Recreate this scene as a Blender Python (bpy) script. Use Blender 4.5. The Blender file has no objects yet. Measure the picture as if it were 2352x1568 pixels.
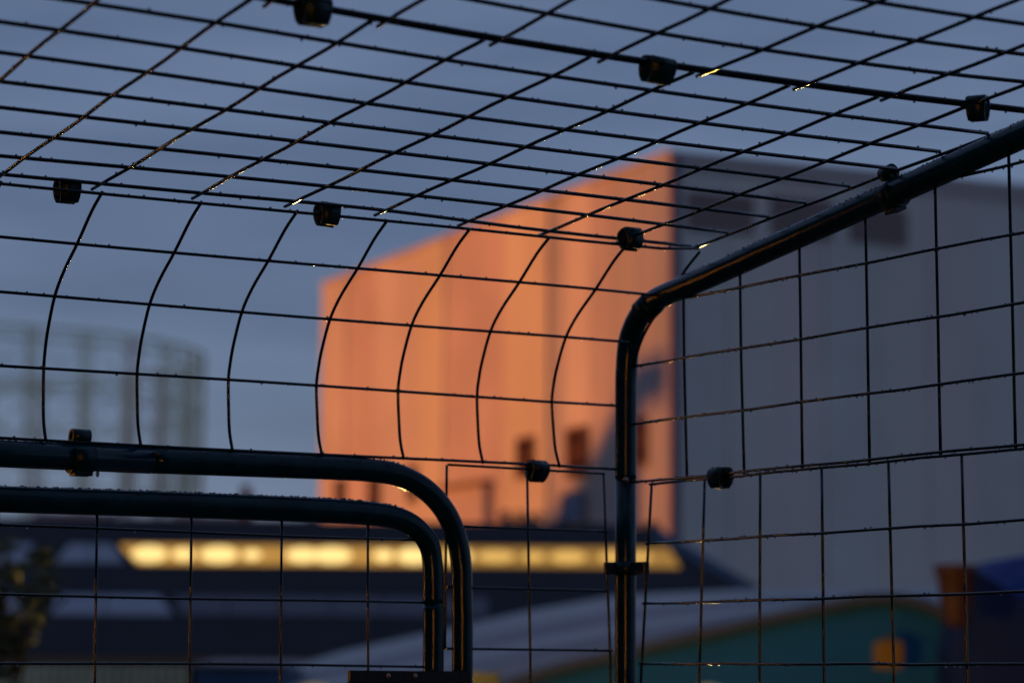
import bpy, bmesh, math, random
from mathutils import Vector, Matrix
random.seed(7)
sc = bpy.context.scene
COL = sc.collection
CAM_Z = 1.5                       # eye height; the enclosure is described relative to it
V = Vector

# ------------------------------------------------------------------ camera
R = Matrix(((0.85785811, -0.06625733, -0.50959732),
            (-0.51383767, -0.09690798, -0.85239644),
            (0.00709347, 0.9930855, -0.11717881)))
CAM = V((-1.26375, -1.9295, CAM_Z))
cd = bpy.data.cameras.new('camera')
cam = bpy.data.objects.new('camera', cd)
COL.objects.link(cam)
cam.matrix_world = Matrix.Translation(CAM) @ R.to_4x4()
cd.sensor_width = 36.0
cd.lens = 98.42
cd.clip_start = 0.02
cd.clip_end = 3000
cd.dof.use_dof = True
cd.dof.focus_distance = 2.0
cd.dof.aperture_fstop = 8.5
sc.camera = cam

# street frame: f = straight ahead of the viewer, q = to the right
FW = V((0.51313, 0.85831, 0)); RT = V((0.85831, -0.51313, 0))
def W(r, d, h):                   # metres right, metres ahead, metres above eye level
    return V((CAM.x, CAM.y, CAM_Z)) + RT * r + FW * d + V((0, 0, h))
def rh(x, y, d):                  # direction read off the photograph (2352 px wide) -> metres at distance d
    u, v = (x - 1176) / 6430.0, (784 - y) / 6430.0
    ray = R @ V((u, v, -1)); t = d / ray.dot(FW)
    return ray.dot(RT) * t, ray.z * t
def at(x, y, d):
    r, h = rh(x, y, d); return W(r, d, h)

# ------------------------------------------------------------------ world, sun, exposure
SUN_R, SUN_D, SUN_EL = -0.975, -0.222, math.radians(4.0)
sdir = (RT * SUN_R + FW * SUN_D).normalized()
svec = V((sdir.x * math.cos(SUN_EL), sdir.y * math.cos(SUN_EL), math.sin(SUN_EL)))
w = bpy.data.worlds.new('World'); sc.world = w; w.use_nodes = True
nt = w.node_tree; N = nt.nodes; L = nt.links
N.clear()
out = N.new('ShaderNodeOutputWorld'); bg = N.new('ShaderNodeBackground'); bg2 = N.new('ShaderNodeBackground')
add = N.new('ShaderNodeAddShader')
sky = N.new('ShaderNodeTexSky'); sky.sky_type = 'NISHITA'; sky.sun_disc = False
sky.sun_elevation = SUN_EL; sky.sun_rotation = math.atan2(svec.x, svec.y)
sky.air_density = 1.0; sky.dust_density = 0.6; sky.ozone_density = 3.0
bg.inputs[1].default_value = 0.035
L.new(sky.outputs[0], bg.inputs[0])
# a dull blue-grey cloud sheet with faint streaks
tc = N.new('ShaderNodeTexCoord'); mp = N.new('ShaderNodeMapping'); mp.inputs['Scale'].default_value = (2.2, 2.2, 13)
mp.inputs['Rotation'].default_value = (0.15, 0.1, 0.4)
nz = N.new('ShaderNodeTexNoise'); nz.inputs['Scale'].default_value = 2.2; nz.inputs['Detail'].default_value = 4
cr = N.new('ShaderNodeValToRGB')
cr.color_ramp.elements[0].position = 0.3; cr.color_ramp.elements[0].color = (0.068, 0.092, 0.172, 1)
cr.color_ramp.elements[1].position = 0.72; cr.color_ramp.elements[1].color = (0.128, 0.168, 0.280, 1)
L.new(tc.outputs['Generated'], mp.inputs[0]); L.new(mp.outputs[0], nz.inputs[0]); L.new(nz.outputs[0], cr.inputs[0])
L.new(cr.outputs[0], bg2.inputs[0]); bg2.inputs[1].default_value = 1.0
L.new(bg.outputs[0], add.inputs[0]); L.new(bg2.outputs[0], add.inputs[1]); L.new(add.outputs[0], out.inputs[0])

sl = bpy.data.lights.new('sun', 'SUN'); so = bpy.data.objects.new('sun', sl); COL.objects.link(so)
sl.energy = 3.75; sl.angle = math.radians(0.6); sl.color = (1.0, 0.275, 0.035)
so.rotation_euler = svec.to_track_quat('Z', 'Y').to_euler()
vs = sc.view_settings
vs.view_transform = 'Standard'; vs.look = 'None'; vs.exposure = 0.0; vs.gamma = 1.0; vs.use_curve_mapping = False

# ------------------------------------------------------------------ materials
def mat(name, col, rough=0.6, spec=0.5, emit=None, es=0.0, bump=0.0, bscale=40, var=0.0, vscale=3.0, coat=0.0, metal=0.0):
    m = bpy.data.materials.new(name); m.use_nodes = True
    n = m.node_tree.nodes; l = m.node_tree.links; p = n['Principled BSDF']
    p.inputs['Base Color'].default_value = (*col, 1); p.inputs['Roughness'].default_value = rough
    p.inputs['Specular IOR Level'].default_value = spec; p.inputs['Metallic'].default_value = metal
    p.inputs['Coat Weight'].default_value = coat; p.inputs['Coat Roughness'].default_value = 0.08
    if emit: p.inputs['Emission Color'].default_value = (*emit, 1); p.inputs['Emission Strength'].default_value = es
    if bump or var:
        t = n.new('ShaderNodeTexCoord')
    if var:
        z = n.new('ShaderNodeTexNoise'); z.inputs['Scale'].default_value = vscale; z.inputs['Detail'].default_value = 5
        mr = n.new('ShaderNodeMapRange'); mr.inputs['From Min'].default_value = 0.3; mr.inputs['From Max'].default_value = 0.7
        mr.inputs['To Min'].default_value = 1 - var; mr.inputs['To Max'].default_value = 1 + var
        mx = n.new('ShaderNodeVectorMath'); mx.operation = 'SCALE'; mx.inputs[0].default_value = col
        l.new(t.outputs['Object'], z.inputs[0]); l.new(z.outputs[0], mr.inputs[0]); l.new(mr.outputs[0], mx.inputs['Scale'])
        l.new(mx.outputs[0], p.inputs['Base Color'])
    if bump:
        z2 = n.new('ShaderNodeTexNoise'); z2.inputs['Scale'].default_value = bscale; z2.inputs['Detail'].default_value = 3
        b = n.new('ShaderNodeBump'); b.inputs['Strength'].default_value = bump; b.inputs['Distance'].default_value = 0.001
        l.new(t.outputs['Object'], z2.inputs[0]); l.new(z2.outputs[0], b.inputs['Height']); l.new(b.outputs[0], p.inputs['Normal'])
    return m

M_tube = mat('green_black_powder_coat', (0.0008, 0.030, 0.055), 0.12, 0.26, bump=0.15, bscale=900, var=0.35, vscale=60)
M_wire = mat('dark_coated_wire', (0.003, 0.013, 0.022), 0.06, 0.5, bump=0.12, bscale=900)
M_clip = mat('dark_green_plastic', (0.002, 0.028, 0.045), 0.3, 0.25, bump=0.3, bscale=500, var=0.3, vscale=200)
M_core = mat('dull_clip_core', (0.002, 0.012, 0.018), 0.7, 0.08)
M_steel = mat('screw_steel', (0.35, 0.3, 0.28), 0.35, 0.5, metal=0.9)
M_dark = mat('latch_black', (0.006, 0.010, 0.014), 0.4, 0.4, bump=0.3, bscale=300)
M_water = bpy.data.materials.new('water'); M_water.use_nodes = True
pw = M_water.node_tree.nodes['Principled BSDF']
pw.inputs['Base Color'].default_value = (0.22, 0.27, 0.33, 1); pw.inputs['Roughness'].default_value = 0.04
pw.inputs['IOR'].default_value = 1.33; pw.inputs['Transmission Weight'].default_value = 0.9

# ------------------------------------------------------------------ helpers
def link(name, me, mats, parent=None, loc=None):
    o = bpy.data.objects.new(name, me); COL.objects.link(o)
    for m in (mats if isinstance(mats, (list, tuple)) else [mats]): me.materials.append(m)
    if parent: o.parent = parent
    if loc is not None: o.location = loc
    return o
def tag(o, label=None, cat=None, group=None, kind=None):
    if label: o['label'] = label
    if cat: o['category'] = cat
    if group: o['group'] = group
    if kind: o['kind'] = kind
    return o
def thing(name, label, cat, loc=(0, 0, 0), group=None):
    o = bpy.data.objects.new(name, None); COL.objects.link(o); o.location = loc; o.empty_display_size = 0.1
    return tag(o, label, cat, group)
def place(o, root):               # child coordinates are world coordinates minus the root's position
    o.parent = root; o.location = V(o.location) - root.location; return o

def catmull(pts, n=6):
    P = [V(p) for p in pts]
    if len(P) < 3: return P
    out = []
    Q = [P[0] * 2 - P[1]] + P + [P[-1] * 2 - P[-2]]
    for i in range(1, len(Q) - 2):
        a, b, c, d = Q[i - 1:i + 3]
        for k in range(n):
            t = k / n
            out.append(0.5 * ((2 * b) + (c - a) * t + (2 * a - 5 * b + 4 * c - d) * t * t + (3 * b - a - 3 * c + d) * t ** 3))
    out.append(P[-1]); return out
def sweep_bm(bm, pts, rad, sides=8, cap=True, twist=0.0):
    pts = [V(p) for p in pts]
    T = []
    for i in range(len(pts)):
        a = pts[max(i - 1, 0)]; b = pts[min(i + 1, len(pts) - 1)]; T.append((b - a).normalized())
    up = V((0, 0, 1)) if abs(T[0].z) < 0.9 else V((0, 1, 0))
    nrm = T[0].cross(up).normalized(); rings = []
    for i, p in enumerate(pts):
        nrm = (nrm - T[i] * nrm.dot(T[i])).normalized(); bn = T[i].cross(nrm)
        r = rad(i / (len(pts) - 1)) if callable(rad) else rad
        rings.append([bm.verts.new(p + (nrm * math.cos(2 * math.pi * k / sides + twist) + bn * math.sin(2 * math.pi * k / sides + twist)) * r) for k in range(sides)])
    for a, b in zip(rings, rings[1:]):
        for k in range(sides):
            bm.faces.new((a[k], a[(k + 1) % sides], b[(k + 1) % sides], b[k])).smooth = True
    if cap:
        bm.faces.new(rings[0][::-1]); bm.faces.new(rings[-1])
def finish(bm, name, m, parent=None):
    me = bpy.data.meshes.new(name)
    bmesh.ops.recalc_face_normals(bm, faces=bm.faces[:])
    bm.to_mesh(me); bm.free()
    return link(name, me, m, parent)
def tube(name, pts, rad, m, parent=None, sides=8):
    bm = bmesh.new(); sweep_bm(bm, pts, rad, sides)
    return finish(bm, name, m, parent)
def box_bm(bm, c, ax, hs, bevel=0.0):
    """box with centre c, three axis vectors, half sizes"""
    vs_ = []
    for i in (-1, 1):
        for j in (-1, 1):
            for k in (-1, 1):
                vs_.append(bm.verts.new(V(c) + ax[0] * hs[0] * i + ax[1] * hs[1] * j + ax[2] * hs[2] * k))
    f = []
    for q in ((0, 1, 3, 2), (4, 6, 7, 5), (0, 4, 5, 1), (2, 3, 7, 6), (0, 2, 6, 4), (1, 5, 7, 3)):
        f.append(bm.faces.new([vs_[i] for i in q]))
    if bevel:
        es = {e for x in f for e in x.edges}
        bmesh.ops.bevel(bm, geom=list(es), offset=bevel, segments=2, affect='EDGES', profile=0.7)
ZA = V((0, 0, 1)); XA = V((1, 0, 0)); YA = V((0, 1, 0))
def prism_bm(bm, pts, ext):       # polygon points (world) extruded by a vector
    a = [bm.verts.new(V(p)) for p in pts]; b = [bm.verts.new(V(p) + V(ext)) for p in pts]
    bm.faces.new(a); bm.faces.new(b[::-1])
    for i in range(len(a)):
        j = (i + 1) % len(a); bm.faces.new((a[j], a[i], b[i], b[j]))
def prism(name, pts, ext, m, parent=None):
    bm = bmesh.new(); prism_bm(bm, pts, ext); return finish(bm, name, m, parent)
def drops(name, spots, parent):   # spots: (point, radius, squash axis ignored)
    bm = bmesh.new()
    for p, r in spots:
        g = bmesh.ops.create_icosphere(bm, subdivisions=1, radius=r)
        bmesh.ops.translate(bm, verts=g['verts'], vec=V(p))
    for f in bm.faces: f.smooth = True
    o = finish(bm, name, M_water, parent); o['kind'] = 'stuff'; return o
def zc(p): return V((p[0], p[1], p[2] + CAM_Z))   # z given relative to eye level

# ------------------------------------------------------------------ ground
bm = bmesh.new()
bmesh.ops.create_grid(bm, x_segments=40, y_segments=40, size=700)
M_ground = mat('damp_ground', (0.045, 0.045, 0.048), 0.75, 0.4, bump=0.4, bscale=8, var=0.3, vscale=0.4)
g = finish(bm, 'ground', M_ground); g.location = (0, 0, 0); tag(g, kind='structure')

# ------------------------------------------------------------------ wire mesh panels of the enclosure
RW_ = 0.00112
def lerp(a, b, t): return a + (b - a) * t
def quad(xs, ys, x):              # smooth curve through five samples, straight beyond the ends
    if x <= xs[0]: return ys[0] + (ys[1] - ys[0]) / (xs[1] - xs[0]) * (x - xs[0]) * 0.6
    if x >= xs[-1]: return ys[-1] + (ys[-1] - ys[-2]) / (xs[-1] - xs[-2]) * (x - xs[-1])
    for i in range(len(xs) - 1):
        if xs[i] <= x <= xs[i + 1]:
            t = (x - xs[i]) / (xs[i + 1] - xs[i])
            m0 = (ys[i + 1] - ys[max(i - 1, 0)]) / (1 if i == 0 else 2); m1 = (ys[min(i + 2, len(ys) - 1)] - ys[i]) / (1 if i + 2 > len(ys) - 1 else 2)
            return (2 * t ** 3 - 3 * t * t + 1) * ys[i] + (t ** 3 - 2 * t * t + t) * m0 + (-2 * t ** 3 + 3 * t * t) * ys[i + 1] + (t ** 3 - t * t) * m1
XS = (-0.6, -0.45, -0.3, -0.15, 0.0)
ROOF_A, ROOF_B = 0.3295, -0.0905
def roofpt(x, y, off=0.0):
    return zc((x, y, ROOF_A + ROOF_B * y + off))
H1 = {0: (-0.1035, -0.1075, -0.1125, -0.1015, -0.099),
      1: (-0.1492, -0.1571, -0.1598, -0.157, -0.1489), 2: (-0.2048, -0.2079, -0.2088, -0.2076, -0.2041),
      3: (-0.259, -0.2592, -0.258, -0.2552, -0.2511), 4: (-0.3116, -0.3089, -0.3069, -0.3056, -0.3049),
      5: (-0.366, -0.3587, -0.355, -0.3549, -0.3584), 6: (-0.4197, -0.4103, -0.4054, -0.4051, -0.4094),
      7: (-0.4723, -0.4621, -0.4568, -0.4564, -0.461), 8: (-0.5230, -0.5100, -0.5045, -0.5060, -0.5150)}
V1 = [(-0.5880, -0.5980), (-0.5150, -0.5160), (-0.4400, -0.4378), (-0.3660, -0.3595), (-0.2932, -0.2820), (-0.2170, -0.2078), (-0.1430, -0.1372), (-0.0712, -0.0675), (-0.0035, -0.0030)]
V1 = [(V1[0][0] - 0.0745 * k, V1[0][1] - 0.079 * k) for k in range(7, 0, -1)] + V1
LEFT = -1.12
DROPS = {}
def sprinkle(key, pts, rad, step=0.0072, size=(0.0005, 0.00125), under=0.12):
    L_ = DROPS.setdefault(key, [])
    for a, b in zip(pts, pts[1:]):
        a = V(a); b = V(b); d = (b - a).length; n = int(d / step)
        for k in range(n):
            if random.random() < 0.42: continue
            p = a.lerp(b, (k + random.random()) / max(n, 1)); r = random.uniform(*size) * random.choice((0.7, 1, 1))
            dn = random.random() < under
            side = random.uniform(-0.5, 0.5) * rad
            L_.append((p + V((side, side, (-rad * 0.95 - r * 0.3) if dn else (rad * 0.9 + r * 0.15))), r))

# roof panel nearer the eave
roof1 = thing('roof_mesh_panel', 'sloping roof panel of dark wire mesh between the two rows of clips', 'wire mesh', roofpt(-0.5, -0.3))
def panel_wire(root, pts, rad=RW_, key=None, spr=None, sides=14, under=0.12):
    o = tube('wire', pts, rad, M_wire, None, sides); place(o, root)
    if key: sprinkle(key, pts, rad, step=spr or 0.0105, under=under)
    return o
for k in range(9):
    pts = []
    x = LEFT
    while x < -0.0031:
        pts.append(roofpt(x, quad(XS, H1[k], x), 0.0011)); x += 0.035
    pts.append(roofpt(-0.003, quad(XS, H1[k], -0.003), 0.0011))
    panel_wire(roof1, pts, 0.00138, 'roof1')
for a, b in V1:
    y0 = quad(XS, H1[0], a) + (0.0085 if a < -0.01 else 0.0); y1 = quad(XS, H1[8], b) - 0.0025
    pts = [roofpt(lerp(a, b, t / 14) + (0.0008 * math.sin(t * 1.3 + a * 40)), lerp(y0, y1, t / 14), -0.0011) for t in range(15)]
    panel_wire(roof1, pts, 0.00128, 'roof1', 0.016)

# roof panel above it, towards the ridge
roof2 = thing('roof_mesh_panel', 'sloping roof panel of dark wire mesh above the upper row of clips, towards the ridge', 'wire mesh', roofpt(-0.4, -0.7))
H2 = {0: (-0.5258, -0.5138, -0.5087, -0.5104, -0.5189), 1: (-0.580, -0.5655, -0.5570, -0.5599, -0.5745)}
for k in range(2, 9):
    H2[k] = tuple(v - 0.0518 * (k - 1) + 0.002 * (k - 1) * (0.6 if i in (0, 4) else 0) for i, v in enumerate(H2[1]))
V2 = [(-0.5850, -0.5900), (-0.5072, -0.5085), (-0.4277, -0.4290), (-0.3490, -0.3450), (-0.2735, -0.2635), (-0.1990, -0.1905), (-0.1297, -0.1225), (-0.0655, -0.0630), (0.0040, 0.0060)]
V2 = [(V2[0][0] - 0.078 * k, V2[0][1] - 0.08 * k) for k in range(6, 0, -1)] + V2
for k in range(9):
    pts = []; x = LEFT
    while x < 0.0:
        pts.append(roofpt(x, quad(XS, H2[k], x), 0.0016)); x += 0.035
    pts.append(roofpt(0.004, quad(XS, H2[k], 0.004), 0.0016))
    panel_wire(roof2, pts, 0.00138, 'roof2')
for a, b in V2:
    y0 = quad(XS, H2[0], a) + 0.0095; y1 = quad(XS, H2[8], b); b2 = a + (b - a) * (y1 - y0) / -0.15
    pts = [roofpt(lerp(a, b2, t / 14) + 0.0006 * math.sin(t * 1.7 + a * 30), lerp(y0, y1, t / 14), -0.0006) for t in range(15)]
    panel_wire(roof2, pts, 0.00128, 'roof2', 0.016)

# curved eave panel
PROF = [(-0.0035, 0.165), (0.0012, 0.180), (0.0022, 0.199), (0.0018, 0.219), (-0.0010, 0.233), (-0.0065, 0.2475), (-0.0192, 0.2695), (-0.0370, 0.2860), (-0.0630, 0.3033), (-0.0890, 0.3225), (-0.1085, 0.3336)]
eave = thing('eave_mesh_panel', 'curved dark wire mesh panel bending from the back wall into the roof', 'wire mesh', zc((-0.5, 0, 0.166)))
MX = [(-0.509, -0.510, -0.513), (-0.434, -0.436, -0.4365), (-0.359, -0.361, -0.360), (-0.283, -0.286, -0.285), (-0.211, -0.214, -0.2137), (-0.139, -0.142, -0.1425), (-0.067, -0.0715, -0.0712), (0.003, 0.003, -0.002)]
MX = [(-0.509 - 0.075 * k, -0.510 - 0.075 * k, -0.513 - 0.075 * k) for k in range(8, 0, -1)] + MX
for a, b, c in MX:
    P = []
    for y, z in PROF:
        x = lerp(a, b, (z - 0.165) / 0.054) if z < 0.219 else lerp(b, c, (z - 0.219) / 0.115)
        P.append(zc((x, y - 0.001, z)))
    if a > 0: P = P[3:]
    panel_wire(eave, catmull(P, 4), 0.00122, 'eave', 0.03, under=0.0)
for z, y, dz in ((0.166, -0.0035, 0.0), (0.219, 0.0018, 0.0), (0.2697, -0.0190, 0.0), (0.3035, -0.0625, 0.0), (0.3334, -0.1075, 0.0)):
    pts = []
    x = LEFT
    while x < 0.0:
        yy = y + (0.0015 * math.sin(x * 11) if z > 0.33 else 0) - (0.006 * max(0, (x + 0.12) / 0.12) if z > 0.33 else 0)
        pts.append(zc((x, yy + 0.0012, z + 0.0006 * math.sin(x * 9 + z * 50)))); x += 0.04
    pts = pts[:-1] if z < 0.33 else pts
    pts.append(zc((-0.009 if z < 0.33 else -0.003, y - (0.0 if z < 0.33 else 0.004) + 0.0012, z + (0.003 if z > 0.33 else 0))))
    panel_wire(eave, pts, 0.00118, 'eave', 0.013)

# side wall, upper panel
def tube_z(y):                    # centre line of the sloping roof tube above y
    return 0.306 + (-y - 0.0752) * 0.1443 if y < -0.0752 else 0.306
side_u = thing('side_mesh_panel', 'upper side wall panel of wire mesh under the sloping roof tube', 'wire mesh', zc((0, -0.4, 0.155)))
YU = [-0.0830, -0.1610, -0.2385, -0.3195, -0.3995, -0.4785, -0.5580, -0.6375, -0.7170, -0.7965, -0.876]
for i, y in enumerate(YU):
    pts = [zc((0.0015, y - 0.004 * max(0, (0.25 - z) / 0.1) * (1 if i < 2 else 0.3) + 0.0016 * max(0, (z - 0.25) / 0.1), z)) for z in [0.1525 + k * (tube_z(y) - 0.1525) / 8 for k in range(9)]]
    panel_wire(side_u, pts, 0.00118, 'side_u', 0.03, under=0.0)
for z, y0 in ((0.155, -0.004), (0.203, -0.003), (0.251, -0.003), (0.2992, -0.05), (0.3475, -0.36), (0.396, -0.69)):
    pts = [zc((-0.0006, lerp(y0, -0.95, k / 16), z + 0.0004 * math.sin(k * 1.9 + z * 90))) for k in range(17)]
    panel_wire(side_u, pts, 0.00114, 'side_u', 0.006, under=0.6)

# side wall, lower panel
side_l = thing('side_mesh_panel', 'lower side wall panel of wire mesh beside the corner post, below the long seam', 'wire mesh', zc((0, -0.4, 0)))
YL = [(-0.0361, -0.0205), (-0.1115, -0.1035), (-0.1860, -0.1840), (-0.2635, -0.2650), (-0.3425, -0.3470), (-0.4235, -0.4270), (-0.503, -0.508), (-0.583, -0.589), (-0.663, -0.670), (-0.743, -0.751), (-0.823, -0.832)]
for a, b in YL:
    pts = [zc((0.0015, a + (b - a) * (t / 0.16 if t < 0.16 else 1.0), 0.1522 - t)) for t in (0, 0.04, 0.08, 0.12, 0.16, 0.25, 0.35, 0.45, 0.6)]
    panel_wire(side_l, pts, 0.00116, 'side_l', 0.03, under=0.0)
for k in range(13):
    z = 0.1522 - 0.0482 * k; yl = -0.0361 + 0.0156 * min(1, k * 0.0482 / 0.16)
    pts = [zc((-0.0006, lerp(yl, -0.95, t / 16), z + 0.0004 * math.sin(t * 2.3 + k))) for t in range(17)]
    panel_wire(side_l, pts, 0.00112, 'side_l', 0.006, under=0.6)

# narrow fixed panel between door surround and corner post
fix = thing('narrow_mesh_panel', 'narrow wire mesh panel between the door surround and the corner post', 'wire mesh', zc((-0.09, 0, 0.1)))
for i, (a, b, ln) in enumerate(((-0.169, -0.169, 0.1455), (-0.0945, -0.0900, 0.6), (-0.0212, -0.0135, 0.6))):
    pts = [zc((a + (b - a) * (min(t, 0.16) / 0.16), 0.0012, 0.163 - t)) for t in [ln * k / 8 for k in range(9)]]
    panel_wire(fix, pts, 0.00108, 'fix', 0.03, under=0.0)
for k in range(13):
    z = 0.163 - 0.0483 * k
    pts = [zc((lerp(-0.169, -0.0212 + 0.0077 * min(1, k / 3), t / 6), -0.0008, z - 0.001 * t / 6 * (k == 0))) for t in range(7)]
    panel_wire(fix, pts, 0.00105, 'fix', 0.014, under=0.4)

for key, root in (('roof1', roof1), ('roof2', roof2), ('eave', eave), ('side_u', side_u), ('side_l', side_l), ('fix', fix)):
    place(drops('water_drops', DROPS[key], None), root)

# ------------------------------------------------------------------ tubes
frame = thing('end_frame', 'thick dark corner post bending over into the sloping roof tube', 'metal frame', zc((0, 0, -CAM_Z)))
def place_all(objs, root):
    for o in objs: place(o, root)
postpts = [zc((0, 0, z)) for z in (-1.49, -0.8, -0.3, 0.0, 0.1, 0.1575)]
p1 = tube('post', postpts, 0.0086, M_tube, None, 24)
bend = [(0, 0, 0.1582), (0, 0, 0.19), (0, 0, 0.2250), (0, -0.0004, 0.2450), (0, -0.0036, 0.2690), (0, -0.0115, 0.2835), (0, -0.0240, 0.2945), (0, -0.0412, 0.3018), (0, -0.0620, 0.3055), (0, -0.0900, 0.3090), (0, -0.1350, 0.3150), (0, -0.2310, 0.3289), (0, -0.4945, 0.3665), (0, -1.15, 0.461)]
p2 = tube('roof_tube', catmull([zc(p) for p in bend], 8), lambda t: 0.0089 + 0.0007 * t, M_tube, None, 24)
bm = bmesh.new(); d = (V((CAM.x, CAM.y, 0)) - V((0, 0, 0))).normalized()
bmesh.ops.create_uvsphere(bm, u_segments=12, v_segments=8, radius=0.0024)
for f in bm.faces: f.smooth = True
p3 = finish(bm, 'spring_button', M_steel); p3.location = V((0, 0, CAM_Z + 0.1575)) + d * 0.0082
p3b = tube('joint_collar', [zc((0, 0, 0.1555)), zc((0, 0, 0.1580))], 0.0078, M_dark, None, 20)
place_all([p1, p2, p3, p3b], frame)
ds = []
def tube_drops(pts, r, step, spread=0.9, size=(0.0004, 0.001)):
    for a, b in zip(pts, pts[1:]):
        a = V(a); b = V(b); T = (b - a).normalized(); n = int((b - a).length / step)
        side = T.cross(ZA)
        if side.length < 0.3: continue
        side.normalize(); up = side.cross(T)
        for k in range(n):
            q = random.gauss(0, 0.5) * spread; p = a.lerp(b, random.random())
            ds.append((p + (up * math.cos(q) + side * math.sin(q)) * r, random.uniform(*size)))
tube_drops([zc(p) for p in bend[9:13]], 0.0094, 0.0009)
place(drops('water_drops', ds, None), frame)

door_sur = thing('door_surround', 'outer dark tube with a rounded corner framing the mesh door', 'metal frame', zc((-0.154, 0, -CAM_Z)))
o_left = tube('top_rail', [zc((-1.1, 0, 0.1535)), zc((-0.7, 0, 0.154)), zc((-0.545, 0, 0.1546)), zc((-0.424, 0, 0.1549))], lambda t: 0.0100, M_tube, None, 24)
pts = [(-0.4232, 0, 0.1549), (-0.34, 0, 0.1555), (-0.2660, 0, 0.1560), (-0.2335, 0, 0.1552), (-0.2111, 0, 0.1522), (-0.1895, 0, 0.1430), (-0.1725, 0, 0.1280), (-0.1613, 0, 0.1090), (-0.1560, 0, 0.0863), (-0.1545, 0, 0.0571), (-0.1537, 0, -0.01), (-0.1537, 0, -0.4), (-0.1537, 0, -1.49)]
o_rest = tube('bent_tube', catmull([zc(p) for p in pts], 8), lambda t: 0.0097 - 0.0014 * min(1, t / 0.6), M_tube, None, 24)
o_col = tube('joint_collar', [zc((-0.4255, 0, 0.1549)), zc((-0.4220, 0, 0.1549))], 0.0088, M_dark, None, 20)
bm = bmesh.new(); bmesh.ops.create_uvsphere(bm, u_segments=12, v_segments=8, radius=0.0030)
for f in bm.faces: f.smooth = True
o_btn = finish(bm, 'spring_button', M_dark); o_btn.location = zc((-0.4235, -0.0085, 0.1585))
o_l2 = tube('side_post', [zc((-1.1, 0, 0.1535)), zc((-1.1, 0, -1.49))], 0.0086, M_tube, None, 16)
place_all([o_left, o_rest, o_col, o_btn, o_l2], door_sur)
ds = []; tube_drops([zc((-0.62, 0, 0.1546))] + [zc(p) for p in pts[:5]], 0.0099, 0.0008)
ds.append((zc((-0.4665, -0.001, 0.1435)), 0.0017)); ds.append((zc((-0.4665, -0.001, 0.1418)), 0.0014))
place(drops('water_drops', ds, None), door_sur)

door = thing('mesh_door', 'wire mesh door in a bent inner tube with a rounded top corner', 'door', zc((-0.18, 0, -1.4)))
pts = [(-1.06, 0, 0.120), (-0.7, 0, 0.1210), (-0.5412, 0, 0.1217), (-0.4253, 0, 0.1226), (-0.34, 0, 0.1230), (-0.2655, 0, 0.1228), (-0.2330, 0, 0.1217), (-0.2120, 0, 0.1185), (-0.1965, 0, 0.1115), (-0.1857, 0, 0.1000), (-0.1818, 0, 0.0856), (-0.1806, 0, 0.0566), (-0.1800, 0, -0.009), (-0.1800, 0, -0.5), (-0.18, 0, -1.4)]
d1 = tube('door_tube', catmull([zc(p) for p in pts], 8), lambda t: 0.0097 - 0.0015 * min(1, max(0, t - 0.3) / 0.4), M_tube, None, 24)
d2 = tube('door_tube', [zc((-1.06, 0, 0.120)), zc((-1.06, 0, -1.4))], 0.0084, M_tube, None, 16)
place_all([d1, d2], door)
ds = []; tube_drops([zc(p) for p in pts[1:8]], 0.0098, 0.0008)
XD = [(-0.2392, -0.2372), (-0.3138, -0.3125), (-0.3892, -0.3880), (-0.4652, -0.4638)] + [(-0.5415 - 0.076 * k, -0.540 - 0.076 * k) for k in range(7)]
for a, b in XD:
    wv = tube('wire', [zc((a + (b - a) * min(t, 0.12) / 0.12, 0.0012, 0.117 - t)) for t in (0, 0.06, 0.12, 0.25, 0.4, 0.6)], 0.00108, M_wire); place(wv, door)
for k in range(12):
    z = 0.1025 - 0.0492 * k
    wp = [zc((lerp(-1.055, -0.1815, t / 14), -0.0008, z + 0.0006 * math.sin(t * 0.9 + k * 2))) for t in range(15)]
    wv = tube('wire', wp, 0.00105, M_wire); place(wv, door)
    if k < 4: sprinkle('door', wp, 0.00105, 0.014, under=0.4)
place(drops('water_drops', ds + DROPS['door'], None), door)
bm = bmesh.new()
box_bm(bm, zc((-0.2070, -0.0105, -0.0295)), (XA, YA, ZA), (0.0640, 0.0022, 0.0300))
es = [e for e in bm.edges if abs((e.verts[0].co - e.verts[1].co).normalized().y) > 0.9]
bmesh.ops.bevel(bm, geom=es, offset=0.011, segments=5, affect='EDGES')
lp = finish(bm, 'latch_plate', M_dark); place(lp, door)
for sx in (-0.2272, -0.2035):
    bm = bmesh.new(); bmesh.ops.create_uvsphere(bm, u_segments=12, v_segments=8, radius=0.0022)
    for f in bm.faces: f.smooth = True
    s = finish(bm, 'screw', M_steel, lp); s.location = V(zc((sx, -0.0132, -0.0035))) - V((door.location)) ; s.scale = (1, 0.5, 1)
    s.location = V(zc((sx, -0.0132, -0.0035))) - door.location - lp.location

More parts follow.
